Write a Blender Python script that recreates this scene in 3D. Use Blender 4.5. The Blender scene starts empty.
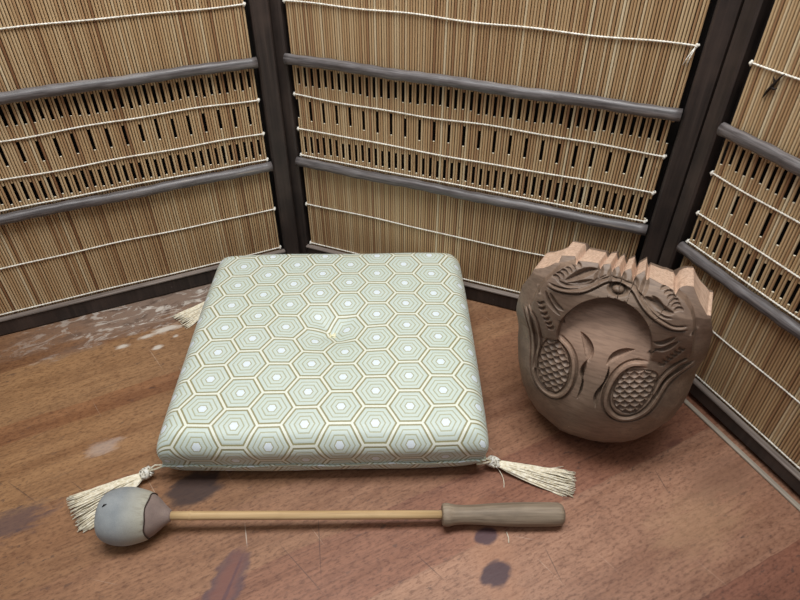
import bpy, math, random
import numpy as np
from mathutils import Vector, Matrix
random.seed(7); rng = np.random.default_rng(7)
S = bpy.context.scene; COL = S.collection
PI = math.pi
# ------------------------------------------------------------------ helpers
def link(o):
    COL.objects.link(o); return o
def thing(name, label, cat, loc=(0, 0, 0), rz=0.0, group=None):
    o = link(bpy.data.objects.new(name, None)); o.location = loc; o.rotation_euler = (0, 0, rz)
    o.empty_display_size = .02; o['label'] = label; o['category'] = cat
    if group: o['group'] = group
    return o
def mesh_obj(name, verts, faces, mats, parent=None, smooth=True, midx=None, uv=None, attrs=None, normals=None):
    me = bpy.data.meshes.new(name)
    me.from_pydata([tuple(map(float, v)) for v in verts], [], [tuple(int(i) for i in f) for f in faces])
    for m in (mats if isinstance(mats, (list, tuple)) else [mats]): me.materials.append(m)
    if smooth: me.polygons.foreach_set('use_smooth', [True]*len(me.polygons))
    if midx is not None: me.polygons.foreach_set('material_index', [int(i) for i in midx])
    if uv is not None:
        l = me.uv_layers.new(name='cloth'); vi = np.zeros(len(me.loops), int); me.loops.foreach_get('vertex_index', vi)
        l.data.foreach_set('uv', np.asarray(uv, float)[vi].ravel())
    for k, a in (attrs or {}).items():
        at = me.attributes.new(k, 'FLOAT', 'POINT'); at.data.foreach_set('value', np.asarray(a, float))
    me.update()
    if normals is not None: me.normals_split_custom_set_from_vertices([tuple(n) for n in normals])
    o = link(bpy.data.objects.new(name, me))
    if parent: o.parent = parent
    return o
class MB:
    """collects simple shapes into one mesh"""
    def __init__(s): s.v = []; s.f = []; s.m = []; s.tone = []; s.cur = 0.5; s.mi = 0
    def add(s, vs, fs):
        b = len(s.v); s.v += [tuple(v) for v in vs]; s.tone += [s.cur]*len(vs)
        for f in fs: s.f.append(tuple(b+i for i in f)); s.m.append(s.mi)
    def box(s, lo, hi, bev=0.0):
        (x0, y0, z0), (x1, y1, z1) = lo, hi; b = min(bev, (x1-x0)/2.01, (y1-y0)/2.01, (z1-z0)/2.01)
        if b <= 0:
            s.add([(x, y, z) for x in (x0, x1) for y in (y0, y1) for z in (z0, z1)],
                  [(0, 1, 3, 2), (4, 6, 7, 5), (0, 4, 5, 1), (2, 3, 7, 6), (0, 2, 6, 4), (1, 5, 7, 3)]); return
        V = []; idx = {}
        for X in (0, 1):
            for Y in (0, 1):
                for Z in (0, 1):
                    c = [(x0, x1)[X], (y0, y1)[Y], (z0, z1)[Z]]; sg = [1-2*X, 1-2*Y, 1-2*Z]
                    for ax in range(3):
                        p = [c[k]+sg[k]*b*(k != ax) for k in range(3)]; idx[(X, Y, Z, ax)] = len(V); V.append(p)
        F = []
        for ax in range(3):
            o1, o2 = [k for k in range(3) if k != ax]
            for sd in (0, 1):
                q = []
                for (u, w) in ((0, 0), (1, 0), (1, 1), (0, 1)):
                    c = [0, 0, 0]; c[ax] = sd; c[o1] = u; c[o2] = w; q.append(idx[(*c, ax)])
                F.append(q if (sd == 1) == (ax != 1) else q[::-1])
            for u in (0, 1):
                for w in (0, 1):
                    def k(t, a):
                        c = [0, 0, 0]; c[ax] = t; c[o1] = u; c[o2] = w; return idx[(*c, a)]
                    q = [k(0, o1), k(1, o1), k(1, o2), k(0, o2)]
                    F.append(q if ((u == w) == (ax != 1)) else q[::-1])
        for X in (0, 1):
            for Y in (0, 1):
                for Z in (0, 1):
                    t = [idx[(X, Y, Z, a)] for a in range(3)]; F.append(t if (X+Y+Z) % 2 else t[::-1])
        s.add(V, F)
    def tube(s, pts, rad, n=6, caps=True, ell=1.0):
        P = [Vector(p) for p in pts]; R = rad if hasattr(rad, '__len__') else [rad]*len(P)
        V = []; F = []; up = None
        for i, p in enumerate(P):
            t = (P[min(i+1, len(P)-1)]-P[max(i-1, 0)]).normalized()
            if up is None: up = Vector((0, 0, 1)) if abs(t.z) < .9 else Vector((1, 0, 0))
            a = t.cross(up).normalized(); b = a.cross(t).normalized(); up = b
            for k in range(n):
                g = 2*PI*k/n; V.append(p+a*math.cos(g)*R[i]+b*math.sin(g)*R[i]*ell)
        for i in range(len(P)-1):
            for k in range(n): F.append((i*n+k, (i+1)*n+k, (i+1)*n+(k+1) % n, i*n+(k+1) % n))
        if caps: F.append(tuple(range(n))); F.append(tuple(range(len(V)-1, len(V)-n-1, -1)))
        s.add(V, F)
    def build(s, name, mats, parent=None, smooth=True):
        return mesh_obj(name, s.v, s.f, mats, parent, smooth, s.m, attrs={'tone': s.tone})
def auto_smooth(o, deg=35):
    me = o.data; me.set_sharp_from_angle(angle=math.radians(deg)); return o
# ------------------------------------------------------------------ node helpers
class NT:
    def __init__(s, name):
        s.mat = bpy.data.materials.new(name); s.mat.use_nodes = True; s.t = s.mat.node_tree
        s.bsdf = s.t.nodes['Principled BSDF']
    def n(s, typ, **kw):
        x = s.t.nodes.new(typ)
        for k, v in kw.items(): setattr(x, k, v)
        return x
    def put(s, sock, v):
        if isinstance(v, bpy.types.NodeSocket): s.t.links.new(v, sock)
        elif hasattr(v, '__len__') and len(v) == 3 and sock.type == 'RGBA': sock.default_value = (*v, 1)
        else: sock.default_value = v
    def math(s, op, a, b=0.0, c=0.0, clamp=False):
        x = s.n('ShaderNodeMath', operation=op, use_clamp=clamp)
        for i, v in enumerate((a, b, c)): s.put(x.inputs[i], v)
        return x.outputs[0]
    def vmath(s, op, a, b=(0, 0, 0), c=(0, 0, 0)):
        x = s.n('ShaderNodeVectorMath', operation=op)
        for i, v in enumerate((a, b, c)):
            if i < len(x.inputs): s.put(x.inputs[i], v)
        return x.outputs['Value'] if op in ('LENGTH', 'DOT_PRODUCT', 'DISTANCE') else x.outputs[0]
    def coord(s, k='Object'): return s.n('ShaderNodeTexCoord').outputs[k]
    def mapping(s, vec, scale=(1, 1, 1), rot=(0, 0, 0), loc=(0, 0, 0)):
        x = s.n('ShaderNodeMapping'); s.put(x.inputs['Vector'], vec)
        x.inputs['Scale'].default_value = scale; x.inputs['Rotation'].default_value = rot; x.inputs['Location'].default_value = loc
        return x.outputs[0]
    def noise(s, vec, scale=5, detail=4, rough=.55, dist=0.0, col=False):
        x = s.n('ShaderNodeTexNoise'); s.put(x.inputs['Vector'], vec)
        x.inputs['Scale'].default_value = scale; x.inputs['Detail'].default_value = detail
        x.inputs['Roughness'].default_value = rough; x.inputs['Distortion'].default_value = dist
        return x.outputs['Color' if col else 0]
    def ramp(s, f, stops, interp='LINEAR'):
        x = s.n('ShaderNodeValToRGB'); s.put(x.inputs[0], f); cr = x.color_ramp; cr.interpolation = interp
        while len(cr.elements) < len(stops): cr.elements.new(.5)
        for e, (p, c) in zip(cr.elements, stops):
            e.position = p; e.color = (*c, 1) if hasattr(c, '__len__') else (c, c, c, 1)
        return x.outputs[0]
    def mix(s, f, a, b, mode='MIX'):
        x = s.n('ShaderNodeMix', data_type='RGBA', blend_type=mode); s.put(x.inputs['Factor'], f)
        s.put(x.inputs['A'] if False else x.inputs[6], a); s.put(x.inputs[7], b); return x.outputs[2]
    def sep(s, v):
        x = s.n('ShaderNodeSeparateXYZ'); s.put(x.inputs[0], v); return x.outputs
    def comb(s, x_, y_, z_=0.0):
        x = s.n('ShaderNodeCombineXYZ')
        for i, v in enumerate((x_, y_, z_)): s.put(x.inputs[i], v)
        return x.outputs[0]
    def attr(s, k): return s.n('ShaderNodeAttribute', attribute_name=k).outputs['Fac']
    def bump(s, h, dist=.001, strength=1.0, normal=None):
        x = s.n('ShaderNodeBump'); s.put(x.inputs['Height'], h); x.inputs['Distance'].default_value = dist; x.inputs['Strength'].default_value = strength
        if normal is not None: s.put(x.inputs['Normal'], normal)
        return x.outputs[0]
    def done(s, col, rough=.6, spec=.4, normal=None, sheen=0.0):
        s.put(s.bsdf.inputs['Base Color'], col); s.put(s.bsdf.inputs['Roughness'], rough)
        s.bsdf.inputs['Specular IOR Level'].default_value = spec
        if normal is not None: s.put(s.bsdf.inputs['Normal'], normal)
        if sheen: s.bsdf.inputs['Sheen Weight'].default_value = sheen
        return s.mat
def lin(r, g, b):
    f = lambda c: (c/255/12.92) if c <= 10 else ((c/255+.055)/1.055)**2.4
    return (f(r), f(g), f(b))
# ------------------------------------------------------------------ materials
def m_reed():
    t = NT('split_reed'); tone = t.attr('tone'); v = t.coord()
    n = t.noise(t.mapping(v, (900, 900, 14)), 1, 3)
    c = t.ramp(tone, [(0, lin(134, 96, 66)), (.25, lin(166, 130, 95)), (.5, lin(189, 157, 117)), (.78, lin(204, 178, 140)), (1, lin(222, 206, 174))])
    c = t.mix(t.ramp(n, [(.35, .0), (.75, .4)]), c, t.mix(1.0, c, (.62, .52, .42), 'MULTIPLY'))
    sp = t.noise(t.mapping(v, (260, 260, 90)), 1, 2)
    c = t.mix(t.ramp(sp, [(.70, 0.0), (.78, .5)]), c, lin(82, 58, 38))
    return t.done(c, .42, .45, t.bump(n, .0003, .4))
def m_pith(): return NT('reed_pith').done(lin(226, 214, 190), .8, .2)
def m_stile():
    t = NT('dark_stained_wood'); v = t.coord()
    n = t.noise(t.mapping(v, (160, 160, 5)), 1, 6, .6); b = t.noise(v, 14, 4)
    c = t.ramp(n, [(.3, lin(32, 26, 24)), (.6, lin(54, 45, 41)), (.8, lin(76, 64, 58))])
    c = t.mix(t.ramp(b, [(.45, 0), (.75, .5)]), c, lin(86, 70, 62))
    s = t.noise(t.mapping(v, (60, 60, 40)), 3, 3); c = t.mix(t.ramp(s, [(.74, 0), (.8, .5)]), c, lin(120, 110, 104))
    return t.done(c, .55, .4, t.bump(n, .0006, .5))
def m_rail():
    t = NT('weathered_grey_wood'); v = t.coord()
    n = t.noise(t.mapping(v, (9, 300, 300)), 1, 6, .65); b = t.noise(v, 20, 4)
    c = t.ramp(n, [(.28, lin(52, 47, 46)), (.45, lin(86, 80, 79)), (.62, lin(116, 110, 109)), (.75, lin(152, 138, 122))])
    c = t.mix(t.ramp(b, [(.5, 0), (.75, .5)]), c, lin(72, 64, 62))
    return t.done(c, .42, .5, t.bump(n, .0008, .6))
def m_cord():
    t = NT('white_cotton_cord'); v = t.coord()
    c = t.ramp(t.noise(v, 160, 3), [(.3, lin(206, 198, 184)), (.6, lin(236, 231, 220))])
    w = t.n('ShaderNodeTexWave', wave_type='BANDS', bands_direction='DIAGONAL'); t.put(w.inputs['Vector'], v); w.inputs['Scale'].default_value = 130
    return t.done(c, .85, .1, t.bump(w.outputs[1], .0005, .6))
def ell_mask(t, xy, cx, cy, ang, ra, rb, soft, wob=None):
    d = t.vmath('SUBTRACT', xy, (cx, cy, 0)); d = t.mapping(d, (1/ra, 1/rb, 1), (0, 0, 0)) if ang == 0 else t.mapping(t.mapping(d, rot=(0, 0, -ang)), (1/ra, 1/rb, 1))
    r = t.vmath('LENGTH', d)
    if wob is not None: r = t.math('ADD', r, wob)
    mr = t.n('ShaderNodeMapRange', interpolation_type='SMOOTHSTEP'); t.put(mr.inputs[0], r)
    for i, x in enumerate((1-soft, 1+soft, 1.0, 0.0)): mr.inputs[1+i].default_value = x
    return mr.outputs[0]
GA = math.radians(27.0)
SCR = [(-0.1008, 0.3178, -0.793, 0.0336, 'd'), (-0.0852, 0.3472, -1.428, 0.0363, 'd'), (0.1604, 0.3223, -1.289, 0.0190, 'd'), (-0.4328, 0.4088, -0.533, 0.0258, 'd'),
       (0.0319, 0.3199, -0.777, 0.0168, 'd'), (-0.3627, 0.4101, -0.585, 0.0215, 'd'), (-0.1654, 0.3556, -1.294, 0.0121, 'l'),
       (0.3059, 0.4235, -1.393, 0.0151, 'd'), (-0.3935, 0.5719, 0.558, 0.0292, 'd'), (-0.4508, 0.4885, 0.758, 0.0090, 'd')]
def m_floor():
    t = NT('worn_pine_boards'); w = t.coord(); x, y, _ = t.sep(w); xy = t.comb(x, y, 0.0)
    v = t.mapping(xy, rot=(0, 0, -GA)); p, q, _ = t.sep(v)
    wob = t.noise(t.mapping(v, (3, 8, 1)), 1, 3); qd = t.math('ADD', q, t.math('MULTIPLY', t.math('SUBTRACT', wob, .5), .02))
    qw = t.math('ADD', q, t.math('MULTIPLY', t.math('SUBTRACT', t.noise(t.mapping(v, (7, 90, 1)), 1, 4, .7), .5), .013))
    qn = t.math('MULTIPLY', t.math('ADD', qw, .3), 1/1.6)
    tn = [(-.30, lin(147, 106, 85)), (.0, lin(130, 88, 69)), (.118, lin(151, 114, 91)), (.192, lin(157, 120, 96)), (.268, lin(137, 96, 75)), (.345, lin(148, 110, 85)),
          (.43, lin(145, 108, 81)), (.53, lin(151, 116, 86)), (.642, lin(139, 100, 73)), (.671, lin(147, 114, 86)), (.778, lin(130, 96, 72)), (.86, lin(135, 102, 83)), (1.1, lin(130, 94, 72))]
    c = t.ramp(qn, [((a+.3)/1.6, k) for a, k in tn], 'CONSTANT')
    # warmer, redder boards to the right
    c = t.mix(t.ramp(t.math('ADD', x, .5), [(.35, 0), (.75, .6)]), c, t.mix(1, c, (.98, .88, .88), 'MULTIPLY'))
    c = t.mix(t.ramp(t.math('ADD', x, .6), [(.10, .9), (.55, 0)]), c, t.mix(1, c, (1.10, 1.03, .84), 'MULTIPLY'))
    g1 = t.noise(t.comb(t.math('MULTIPLY', p, 2.2), t.math('MULTIPLY', qd, 30), 0.0), 1, 5, .6, .6)
    c = t.mix(t.ramp(g1, [(.32, .75), (.5, .1), (.62, 0)]), c, t.mix(1, c, (.66, .56, .5), 'MULTIPLY'))
    c = t.mix(t.ramp(g1, [(.55, 0), (.8, .5)]), c, t.mix(1, c, (1.22, 1.2, 1.15), 'MULTIPLY'))
    g2 = t.noise(t.comb(t.math('MULTIPLY', p, 14), t.math('MULTIPLY', q, 330), 0.0), 1, 4, .6)
    c = t.mix(t.ramp(g2, [(.3, .55), (.52, 0)]), c, t.mix(1, c, (.62, .55, .5), 'MULTIPLY'))
    g3 = t.noise(xy, 6, 5, .6)
    c = t.mix(t.ramp(g3, [(.45, 0), (.7, .55)]), c, t.mix(1, c, (.80, .78, .78), 'MULTIPLY'))
    g4 = t.noise(t.mapping(v, (150, 330, 1)), 1, 3, .7); g5 = t.noise(t.mapping(v, (34, 70, 1)), 1, 4, .65)
    c = t.mix(t.ramp(g4, [(.36, .85), (.5, 0)]), c, t.mix(1, c, (.58, .52, .50), 'MULTIPLY'))
    c = t.mix(t.ramp(g4, [(.54, 0), (.72, .6)]), c, t.mix(1, c, (1.25, 1.24, 1.22), 'MULTIPLY'))
    c = t.mix(t.ramp(g5, [(.36, .6), (.52, 0)]), c, t.mix(1, c, (.76, .72, .72), 'MULTIPLY'))
    c = t.mix(t.ramp(g5, [(.55, 0), (.75, .5)]), c, t.mix(1, c, (1.14, 1.15, 1.16), 'MULTIPLY'))
    for a in (.118, .268, .345):
        d = t.math('ABSOLUTE', t.math('SUBTRACT', qw, a)); k = t.math('LESS_THAN', d, .0007)
        c = t.mix(t.math('MULTIPLY', k, .22), c, lin(74, 52, 42))
    # scratches, nicks, dents and grime specks
    for ang, thr, sc, col, f in ((.9, .735, (5, 420), lin(206, 182, 160), .5), (-.5, .75, (6, 460), lin(64, 48, 42), .65), (1.75, .76, (7, 400), lin(60, 46, 42), .6), (.2, .76, (7, 500), lin(204, 184, 164), .5)):
        sv = t.mapping(xy, rot=(0, 0, ang)); a, b, _ = t.sep(sv)
        s = t.noise(t.comb(t.math('MULTIPLY', a, sc[0]), t.math('MULTIPLY', b, sc[1]), ang), 1, 1)
        br = t.noise(t.mapping(xy, loc=(ang*7, 3, 0)), 9, 3)
        c = t.mix(t.math('MULTIPLY', t.math('MULTIPLY', t.ramp(s, [(thr, 0), (thr+.04, 1)]), t.ramp(br, [(.5, 0), (.62, 1)])), f), c, col)
    sp = t.noise(t.mapping(v, (70, 160, 1)), 1, 3, .6); spz = t.noise(xy, 5, 2)
    spm = t.math('MULTIPLY', t.ramp(sp, [(.62, 0), (.68, 1)]), t.ramp(spz, [(.36, .15), (.6, 1)]))
    c = t.mix(t.math('MULTIPLY', spm, .7), c, lin(72, 54, 48))
    wb = t.math('MULTIPLY', t.math('SUBTRACT', t.noise(t.mapping(v, (40, 90, 1)), 1, 4), .5), 1.1)
    wr = t.math('MULTIPLY', t.math('SUBTRACT', t.noise(t.mapping(v, (30, 130, 1)), 1, 5, .7), .5), 3.4)
    def stain(c, cx, cy, ra, rb, col, f, ang=GA, soft=.25, w_=None): return t.mix(t.math('MULTIPLY', ell_mask(t, xy, cx, cy, ang, ra, rb, soft, wb if w_ is None else w_), f), c, col)
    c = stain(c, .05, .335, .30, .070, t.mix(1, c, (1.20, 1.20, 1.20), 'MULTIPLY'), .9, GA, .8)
    c = stain(c, .098, .330, .060, .021, lin(170, 122, 92), .4, 1.75, .6)
    c = stain(c, -.236, .413, .031, .021, lin(58, 44, 42), .88, GA, .22)             # dark knots
    c = stain(c, .094, .355, .0125, .0105, lin(72, 50, 58), .9, GA, .22)
    c = stain(c, .1000, .3125, .017, .0125, lin(66, 46, 54), .92, GA, .22)
    c = stain(c, -.176, .296, .046, .0165, lin(80, 60, 68), .75, 1.36, .18, wb)
    c = stain(c, -.177, .292, .046, .0105, lin(122, 78, 66), .8, 1.36, .4, wb)
    c = stain(c, -.173, .292, .044, .0018, lin(86, 60, 66), .7, 1.36, .5, wb)
    for (cx, cy, an, hl, kd) in SCR: c = stain(c, cx, cy, hl, .00055, lin(56, 44, 42) if kd == 'd' else lin(206, 194, 180), .55, an, .5, wr if False else 0.0)

    c = stain(c, -.427, .369, .040, .018, lin(88, 68, 66), .75, GA, .45, wr)
    c = stain(c, -.362, .4710, .018, .010, lin(186, 172, 164), .4, GA, .5, wr)
    c = stain(c, .33, .372, .055, .03, lin(178, 142, 108), .35, GA, .7, wr)
    c = stain(c, .375, .425, .045, .022, lin(120, 88, 70), .5, GA, .5, wr)
    c = stain(c, .34, .478, .012, .0035, lin(96, 58, 48), .7, GA, .4)
    # greyed wood with flaking pale residue along the foot of the left-hand panel
    u = t.math('SUBTRACT', t.math('ADD', t.math('MULTIPLY', x, -.4122), t.math('MULTIPLY', y, .9111)), .8613)   # distance from the screen's foot
    nz = t.noise(t.mapping(v, (9, 26, 1)), 1, 5, .65)
    band = t.math('ADD', t.math('MULTIPLY', u, 9.0), t.math('MULTIPLY', t.math('SUBTRACT', nz, .5), 1.6))
    xm = t.ramp(t.math('ADD', x, .7), [(.10, 0), (.30, 1), (.52, 1), (.6, 0)])
    gm = t.math('MULTIPLY', t.ramp(t.math('ADD', band, 1.0), [(.18, 0), (.62, .8)]), xm)
    c = t.mix(gm, c, lin(134, 116, 104))
    fl = t.noise(t.mapping(v, (26, 60, 1)), 1, 6, .7, 1.2)
    fm = t.math('MULTIPLY', t.math('MULTIPLY', t.ramp(fl, [(.53, 0), (.60, 1)]), t.ramp(t.math('ADD', band, 1.0), [(.22, 0), (.52, 1)])), xm)
    dk = t.noise(t.mapping(v, (34, 90, 1), loc=(4, 2, 0)), 1, 6, .7, .8)
    c = t.mix(t.math('MULTIPLY', t.math('MULTIPLY', t.ramp(dk, [(.52, 0), (.62, .8)]), t.ramp(t.math('ADD', band, 1.0), [(.18, 0), (.5, 1)])), xm), c, lin(84, 66, 56))
    c = t.mix(t.math('MULTIPLY', fm, .8), c, lin(206, 197, 186))
    for cx, cy, ra, rb in ((-.347, .687, .020, .006), (-.303, .712, .018, .004), (-.37, .672, .012, .004), (-.27, .715, .016, .004), (-.33, .672, .005, .003), (-.40, .65, .008, .005), (-.35, .648, .006, .004)):
        c = stain(c, cx, cy, ra, rb, lin(212, 204, 192), .75, GA, .5, wr)
    h = t.math('ADD', t.math('MULTIPLY', g2, .5), t.math('MULTIPLY', g4, .6))
    rg = t.ramp(g3, [(.3, .42), (.7, .60)])
    return t.done(c, rg, .4, t.bump(h, .0008, .35))
def hex_metric(t, uv, R):
    sx, sy = 3*R, math.sqrt(3)*R
    def cell(ox, oy):
        d = t.vmath('ADD', uv, (ox, oy, 0)); d = t.vmath('DIVIDE', d, (sx, sy, 1)); d = t.vmath('FRACTION', d)
        d = t.vmath('SUBTRACT', d, (.5, .5, 0)); return t.vmath('MULTIPLY', d, (sx, sy, 0))
    def met(d):
        x, y, _ = t.sep(t.vmath('ABSOLUTE', d))
        k = t.math('MAXIMUM', y, t.math('ADD', t.math('MULTIPLY', x, math.sqrt(3)/2), t.math('MULTIPLY', y, .5)))
        return t.math('DIVIDE', k, math.sqrt(3)/2*R)
    return t.math('MINIMUM', met(cell(1000*sx+HEXO[0], 1000*sy+HEXO[1])), met(cell(1000*sx+1.5*R+HEXO[0], 1000*sy+sy/2+HEXO[1])))
HEX_R = .0262; HEXO = (-.0192, 0.0)
def m_brocade():
    t = NT('tortoiseshell_brocade'); uv = t.n('ShaderNodeUVMap', uv_map='cloth').outputs[0]
    wv = t.noise(uv, 700, 2, col=True); uvw = t.vmath('ADD', uv, t.vmath('MULTIPLY', t.vmath('SUBTRACT', wv, (.5, .5, .5)), (.0006, .0006, 0)))
    d = hex_metric(t, uvw, HEX_R)
    pale, ivory, gold, thin, core = lin(204, 214, 205), lin(228, 230, 216), lin(150, 144, 106), lin(174, 174, 144), lin(226, 235, 240)
    c = t.ramp(d, [(0, core), (.19, core), (.205, thin), (.245, thin), (.26, pale), (.40, pale), (.415, thin), (.46, thin), (.475, pale),
                   (.62, pale), (.635, thin), (.675, thin), (.69, pale), (.845, pale), (.858, gold), (.93, gold), (.945, ivory), (1, ivory)])
    big = t.noise(uv, 9, 3); c = t.mix(t.ramp(big, [(.45, 0), (.75, .35)]), c, t.mix(1, c, (.93, .97, .90), 'MULTIPLY'))
    x, y, _ = t.sep(uv)
    w1 = t.math('SINE', t.math('MULTIPLY', x, 2*PI/.0011)); w2 = t.math('SINE', t.math('MULTIPLY', y, 2*PI/.0011))
    h = t.ramp(d, [(0, .8), (.19, .8), (.22, .3), (.26, .6), (.40, .6), (.43, .3), (.475, .6), (.62, .6), (.655, .3), (.69, .6), (.80, .6), (.83, .15), (.9, .15), (.94, .8), (1, .8)])
    hh = t.math('ADD', h, t.math('MULTIPLY', t.math('MULTIPLY', w1, w2), .18))
    return t.done(c, .40, .5, t.bump(hh, .0006, .6), sheen=.1)
def m_silk(name, a, b):
    t = NT(name); v = t.coord()
    return t.done(t.ramp(t.noise(v, 260, 3), [(.3, a), (.65, b)]), .55, .3)
def m_leather(name, a, b, c2, axis_mark=False):
    t = NT(name); v = t.coord()
    n = t.noise(v, 45, 5, .6); f = t.noise(v, 900, 3)
    c = t.ramp(n, [(.3, a), (.6, b), (.8, c2)])
    c = t.mix(t.ramp(f, [(.4, .25), (.6, 0)]), c, t.mix(1, c, (.7, .7, .7), 'MULTIPLY'))
    if axis_mark:   # the hide is warmer and creased where it is tied over the collar
        x, y, z = t.sep(v)
        c = t.mix(t.ramp(t.math('MULTIPLY', x, 10), [(.27, 0), (.50, .75)]), c, lin(176, 170, 150))
        cr = t.noise(t.mapping(v, (30, 260, 260)), 1, 3); c = t.mix(t.math('MULTIPLY', t.ramp(t.math('MULTIPLY', x, 10), [(.38, 0), (.56, .5)]), t.ramp(cr, [(.5, 0), (.6, 1)])), c, lin(120, 112, 98))
    return t.done(c, .72, .25, t.bump(f, .0004, .4), sheen=.1)
def m_turned(name, a, b, d, sc=(6, 260, 260)):
    t = NT(name); v = t.coord(); n = t.noise(t.mapping(v, sc), 1, 5, .6); k = t.noise(v, 30, 4)
    c = t.ramp(n, [(.28, a), (.5, b), (.75, d)]); c = t.mix(t.ramp(k, [(.5, 0), (.75, .45)]), c, a)
    return t.done(c, .6, .35, t.bump(n, .0005, .5))
def m_patina():
    t = NT('carved_patinated_wood'); v = t.coord()
    n = t.noise(t.mapping(v, (18, 40, 40)), 1, 5, .6); f = t.noise(t.mapping(v, (60, 420, 420)), 1, 4); b = t.noise(v, 11, 4)
    c = t.ramp(n, [(.25, lin(92, 75, 62)), (.5, lin(122, 102, 86)), (.75, lin(148, 126, 108))])
    c = t.mix(t.ramp(b, [(.42, 0), (.65, .6)]), c, lin(112, 88, 74))
    c = t.mix(t.ramp(f, [(.35, .35), (.55, 0)]), c, lin(72, 56, 46))
    s = t.noise(v, 130, 2); c = t.mix(t.ramp(s, [(.76, 0), (.79, .6)]), c, lin(190, 184, 174))
    wf = t.ramp(b, [(.3, lin(164, 134, 114)), (.7, lin(192, 160, 138))]); wf = t.mix(t.ramp(f, [(.35, .35), (.55, 0)]), wf, lin(112, 90, 78))
    c = t.mix(t.attr('wear'), c, wf)
    return t.done(c, .5, .4, t.bump(f, .0004, .4))
def m_raw():
    t = NT('bare_sawn_wood'); v = t.coord(); f = t.noise(t.mapping(v, (420, 60, 420)), 1, 4); b = t.noise(v, 40, 4)
    c = t.ramp(f, [(.3, lin(172, 140, 118)), (.6, lin(208, 178, 154))]); c = t.mix(t.ramp(b, [(.45, 0), (.7, .5)]), c, lin(180, 150, 130))
    return t.done(c, .75, .25, t.bump(f, .0004, .5))
def m_plain(name, a, rough=.8):
    t = NT(name); return t.done(t.ramp(t.noise(t.coord(), 8, 4), [(.3, tuple(x*.85 for x in a)), (.7, a)]), rough, .2)
LEDGE = m_turned('greyed_ledge_wood', lin(88, 78, 72), lin(122, 110, 102), lin(146, 134, 126), (8, 260, 260))
BACKING = m_plain('black_backing_cloth', lin(30, 26, 24), .9)
REED, PITH, STILE, RAIL, CORD = m_reed(), m_pith(), m_stile(), m_rail(), m_cord()
# ------------------------------------------------------------------ the room
def struct(name, lo, hi, m):
    b = MB(); b.box(lo, hi); o = b.build(name, m, smooth=False); o['kind'] = 'structure'; return o
struct('floor', (-1.6, -.9, -.04), (1.5, 1.6, 0), m_floor())
WALLM = m_plain('dark_brown_wall', lin(60, 50, 44))
struct('wall_back', (-1.6, 1.6, -.04), (1.5, 1.66, 2.5), WALLM)
struct('wall_right', (1.5, -.9, -.04), (1.56, 1.66, 2.5), WALLM)
# ------------------------------------------------------------------ folding screen
PANELS = [(24.342, .86127, -.332, .171), (-22.150, .75017, -.4655, .0375), (-66.416, .58145, -.4385, .0645)]
HGT = .93; R1, R2 = .1838, .3385
CORDS = [.0340, .1089, .1945, .2356, .2868, .4118, .485, .56, .635, .71, .785, .86]
W = .503; NR = 144; PIT = W/NR
screen = thing('folding_screen', 'dark wood folding screen of tied reed panels standing behind the cushion and the carved drum', 'folding screen', (0, 0, 0))
MISS = {0: (67,), 1: (), 2: ()}
def reed_mat(k):
    b = MB(); rr = PIT*.425; r2 = random.Random(40+k)
    def reed(x, z0, z1, tone, pith=False, lean=0.0):
        n = 8; V = []; F = []; b.cur = tone; b.mi = 0
        for z in (z0, z1):
            for i in range(n):
                a = 2*PI*i/n+.39; V.append((x+lean*(z-z0)+rr*math.cos(a), rr*math.sin(a)*.9, z))
        for i in range(n): F.append((i, (i+1) % n, n+(i+1) % n, n+i))
        b.add(V, F); b.mi = 1 if pith else 0
        b.add(V[n:], [tuple(range(n))]); b.add(V[:n], [tuple(range(n-1, -1, -1))]); b.mi = 0
    ph = k
    for i in range(NR):
        x = (i+.5)*PIT+r2.uniform(-.00016, .00016); j = lambda s=.0022: r2.uniform(-s, s)
        tone = min(1, max(0, r2.gauss(.52, .19))); tl = lambda: min(1, max(0, tone+r2.gauss(0, .06)))
        lean = r2.uniform(-.0006, .0006)
        miss = i in MISS.get(k, ())
        z0, z1 = .006+j(), HGT-.004
        if (i+ph) % 3 == 0:
            reed(x, z0, .1995+j(), tl(), True)                 # short ends stop at the open slots
            mid = (i+ph) % 6 == 3
            reed(x, .2265+j(), .3015+j(), tl(), True)
            reed(x, .3270+j(.0015), z1 if not miss else .36, tl())
        elif (i+ph) % 6 == 1:
            reed(x, z0, .2515+j(), tl(), True); reed(x, .2800+j(), z1, tl())
        else:
            reed(x, z0, z1 if not miss else .345, tl(), False, lean*.3)
    return b
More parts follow.
